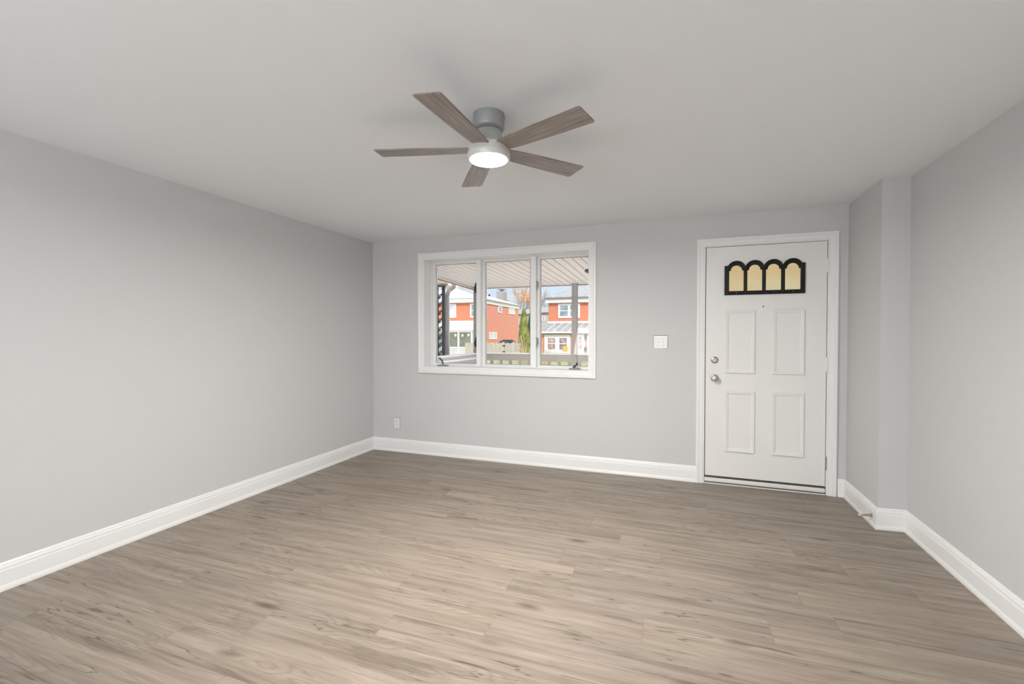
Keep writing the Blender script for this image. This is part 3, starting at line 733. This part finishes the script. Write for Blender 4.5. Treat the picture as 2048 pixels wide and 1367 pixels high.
MB().box(xp0 - .1, XR2, YQ - .1, YQ + .1, zq(666), zq(662.5)).build('porch_fascia', 'ext_white', h2)
MB().box(X2 - .4, XR2, YQ + .3, YQ + .5, GZ, zq(666)).build('lower_wall', 'brick_soft_lit', h2)
YW = YQ + .3
zw = lambda py: at(1140, py, YW).z
uw = lambda px: at(px, 680, YW).x
window_part(h2, uw(1089), uw(1141), zw(706), zw(668.5), YW, 'pane_warm', 2, fr=.30)
dr = window_part(h2, uw(1152), uw(1169.5), zw(706), zw(668), YW, 'pane_warm', 1, fr=.22); dr.name = 'storm_door'
d2_ = window_part(h2, uw(1174.5), uw(1190), zw(710), zw(668), YW, 'pane_dark', 1, fr=.30); d2_.name = 'storm_door'
MB().lathe([(.06, 0), (.10, .15), (.10, .4), (.03, .5)], (uw(1172), YW - .15, zw(679)), n=10).build('wall_lantern', 'iron', h2, smooth=True)
MB().box(uw(1169.5), uw(1173), YW - .3, YW, zw(702), zw(693)).build('mailbox', 'iron', h2, bevel=.03)
# leaf shaped ornament in the window
p_ = at(1131, 696.5, YW - .1); lf2 = []
for k in range(10):
    a = math.pi / 2 + k * math.pi / 5; r_ = .26 if k % 2 == 0 else .17; lf2.append((p_.x + r_ * 1.15 * math.cos(a), p_.z + r_ * math.sin(a)))
MB().plate(lf2, [], p_.y - .04, p_.y - .01).build('window_ornament', 'yellow', h2)

# ------------------------------------------------------------------ fence
YFc = 30.0
fz = lambda py: at(1000, py, YFc).z
fn = thing(empty('wooden_fence', (at(1000, 690, YFc).x, YFc, GZ)), 'weathered grey board fence in front of the brick side wall', 'fence')
x0f, x1f = at(930, 690, YFc).x, at(1038, 690, YFc).x; x = x0f; k = 0
while x < x1f and k < 99:
    hgt = fz(685.5) + random.uniform(-.03, .03)
    mb = MB(); mb.extr([(x + .008, YFc), (x + .132, YFc), (x + .132, YFc + .025), (x + .008, YFc + .025)], GZ, hgt); mb.build('board', 'fence', fn); x += .14; k += 1
for z in (fz(703), fz(690)): MB().box(x0f, x1f, YFc + .025, YFc + .07, z - .05, z + .05).build('rail', 'fence', fn)
for px in (1006.5, 1027): x = at(px, 690, YFc).x; MB().box(x - .09, x + .09, YFc - .06, YFc + .1, GZ, fz(683.5)).build('post', 'fence', fn)
for py in (691, 703): p_ = at(1007, py, YFc - .06); MB().box(p_.x - .06, p_.x + .14, YFc - .1, YFc - .05, p_.z - .05, p_.z + .05).build('hinge', 'iron', fn)

# ------------------------------------------------------------------ planting
def evergreen(name, px, Y, py_top, wpx, mat_, label, seed):
    rnd = random.Random(seed); base = at(px, 690, Y); zt_ = at(px, py_top, Y).z; hh = zt_ - GZ
    rr = wpx / 2 * (Y + 4.3) / F_PX * 1.08
    t = thing(empty(name, (base.x, Y, GZ)), label, 'tree')
    core = MB(); prof = []
    for i in range(15):
        f = i / 14; prof.append((max(.02, rr * .8 * min(1, (f * 6 + .35)) * (1 - f ** 2.2) ** .8), GZ + .1 + (hh - .25) * f))
    core.lathe(prof, (base.x, Y, 0), n=14)
    for v in core.v: v.x += rnd.uniform(-.12, .12); v.y += rnd.uniform(-.12, .12)
    for i in range(1500):
        f = rnd.random() ** .8; r_ = rr * min(1, (f * 6 + .45)) * (1 - f ** 2.2) ** .8 * rnd.uniform(.82, 1.06); a = rnd.uniform(0, 2 * math.pi)
        p = Vector((base.x + r_ * math.cos(a), Y + r_ * math.sin(a), GZ + .1 + (hh - .2) * f)); s1 = rnd.uniform(.07, .16)
        up = Vector((math.cos(a) * .35, math.sin(a) * .35, 1)).normalized() * s1 * 2; sd = Vector((-math.sin(a + rnd.uniform(-.7, .7)), math.cos(a), rnd.uniform(-.2, .2))) * s1 * .6
        core.add([p - sd, p + sd, p + up], [(0, 1, 2)])
    core.build('foliage', mat_, t)
    MB().tube([(base.x, Y, GZ - .1), (base.x, Y, GZ + .6)], .1, 8).build('trunk', 'bark', t)
    return t
evergreen('evergreen_tree', 1047.5, 31.5, 619, 22, 'leaf', 'yellow green columnar evergreen beside the fence', 3)
evergreen('evergreen_tree', 1063, 32.5, 616, 17, 'leaf2', 'darker green evergreen standing right of the yellow green one', 5)
def grow(mb, p, d, ln, r, depth, rnd, tips, spread=.5):
    pts = [p]; q = p.copy(); dd = d.copy()
    for i in range(3):
        dd = (dd + Vector((rnd.uniform(-1, 1), rnd.uniform(-1, 1), rnd.uniform(-.3, .6))) * .16).normalized(); q = q + dd * ln / 3; pts.append(q.copy())
    mb.tube(pts, [r, r * .88, r * .76, r * .62], 5)
    if depth == 0: tips.append(q); return
    for k in range(rnd.choice((2, 3))):
        nd = (dd + Vector((rnd.uniform(-1, 1), rnd.uniform(-1, 1), rnd.uniform(-.2, .8))) * spread).normalized()
        grow(mb, pts[rnd.choice((2, 3))], nd, ln * rnd.uniform(.62, .85), r * .62, depth - 1, rnd, tips, spread)
def bare_shrub(px, Y, hgt, label, seed):
    rnd = random.Random(seed); b_ = at(px, 690, Y); mb = MB()
    for i in range(26):
        a = rnd.uniform(0, 2 * math.pi); ln = hgt * rnd.uniform(.65, 1.05); s_ = rnd.uniform(.1, .55)
        pts = [Vector((b_.x + .25 * math.cos(a), Y + .25 * math.sin(a), GZ - .03))]
        for k in range(1, 6): pts.append(pts[0] + Vector((math.cos(a) * s_ * ln * (k / 5) ** 1.4 + rnd.uniform(-.05, .05), math.sin(a) * s_ * ln * (k / 5) ** 1.4, ln * k / 5 * (1 - s_ * .25 * k / 5))))
        mb.tube(pts, [.035, .03, .026, .022, .018, .012], 5)
    return thing(mb.build('bare_shrub', 'twig'), label, 'shrub')
bare_shrub(1054, 28.0, 2.3, 'leafless tan shrub in front of the two evergreens', 11)
bare_shrub(1086, 26.5, 1.4, 'leafless low shrub at the corner of the right brick house', 12)
def bare_tree(px, Y, hgt, label, seed, leaves):
    rnd = random.Random(seed); b_ = at(px, 690, Y); mb = MB(); tips = []
    grow(mb, Vector((b_.x, Y, GZ)), Vector((0, 0, 1)), hgt * .38, .22, 5, rnd, tips, .55)
    t = thing(empty('bare_tree', (b_.x, Y, GZ)), label, 'tree')
    mb.build('branches', 'bark', t)
    if leaves:
        lv = MB()
        for q in tips:
            for k in range(leaves):
                c = q + Vector((rnd.gauss(0, .45), rnd.gauss(0, .45), rnd.gauss(0, .4))); a = Vector((rnd.uniform(-1, 1), rnd.uniform(-1, 1), rnd.uniform(-1, 1))).normalized() * .16; b2 = a.orthogonal().normalized() * .1
                lv.add([c - a, c + b2, c + a, c - b2], [(0, 1, 2, 3)])
        lv.build('leaves', 'orange_leaf', t)
bare_tree(1046, 80, 11.0, 'bare tree with orange leaves rising behind the evergreens', 21, 4)
bare_tree(1060, 88, 11.0, 'bare tree with few orange leaves behind the mullion side of the evergreens', 22, 3)
bare_tree(1086, 74, 9.0, 'leafless grey tree beside the left corner of the right house', 23, 0)
bare_tree(1024, 96, 12.0, 'distant bare tree with orange leaves over the brick house roof', 24, 3)
# far houses between the two brick houses
def far_house(px0, px1, Y, py_eave, label, ridge):
    a, c = at(px0, 640, Y), at(px1, 640, Y); ze = at(px0, py_eave, Y).z
    t = thing(empty('distant_house', ((a.x + c.x) / 2, Y + 3, GZ)), label, 'house')
    MB().box(a.x, c.x, Y, Y + 7, GZ, ze).build('wall', 'bluegrey', t)
    MB().add([(a.x - .3, Y - .4, ze), (c.x + .3, Y - .4, ze), (c.x + .3, Y + 7.4, ze), (a.x - .3, Y + 7.4, ze), (a.x - .3, Y + 3.5, ze + ridge), (c.x + .3, Y + 3.5, ze + ridge)],
             [(0, 1, 5, 4), (2, 3, 4, 5), (1, 2, 5), (3, 0, 4), (3, 2, 1, 0)]).build('roof', 'shingle', t)
    return t, a, c
t_, a_, c_ = far_house(1074, 1100, 56, 625, 'distant grey house seen left of the right brick house', 1.0)
wz0, wz1 = at(1087, 641, 56).z, at(1087, 632, 56).z
window_part(t_, at(1084, 640, 56).x, at(1091, 640, 56).x, wz0, wz1, 56, 'pane_dark', 1, fr=.12)
far_house(1030, 1058, 62, 628, 'distant grey house roof peeping between brick house and evergreens', .9)
# parked car roof behind the fence
cr = at(1031, 685, 33) - Vector((.6, 0, 0))
car = thing(empty('parked_car', (cr.x, 33, GZ)), 'dark parked car just showing above the fence end', 'car')
zr = at(1032, 679, 33).z
MB().hexa([(cr.x - 1.0, 32.2, zr - .5), (cr.x + .5, 32.2, zr - .5), (cr.x + .5, 33.8, zr - .5), (cr.x - 1.0, 33.8, zr - .5)],
          [(cr.x - .55, 32.4, zr), (cr.x + .3, 32.4, zr), (cr.x + .3, 33.6, zr), (cr.x - .55, 33.6, zr)]).build('cabin', 'iron', car, bevel=.12)
MB().box(cr.x - 3.0, cr.x + .6, 32.1, 33.9, GZ + .35, zr - .5).build('body', 'iron', car, bevel=.15)
w0 = MB().lathe([(.33, -.1), (.33, .1)], (cr.x - 2.3, 32.15, GZ + .33), (0, 1, 0), 20).build('wheel', 'black', car)
for dx, dy in ((2.2, 0), (0, 1.6), (2.2, 1.6)):
    o = w0.copy(); COL.objects.link(o); o.location = (dx, dy, 0)
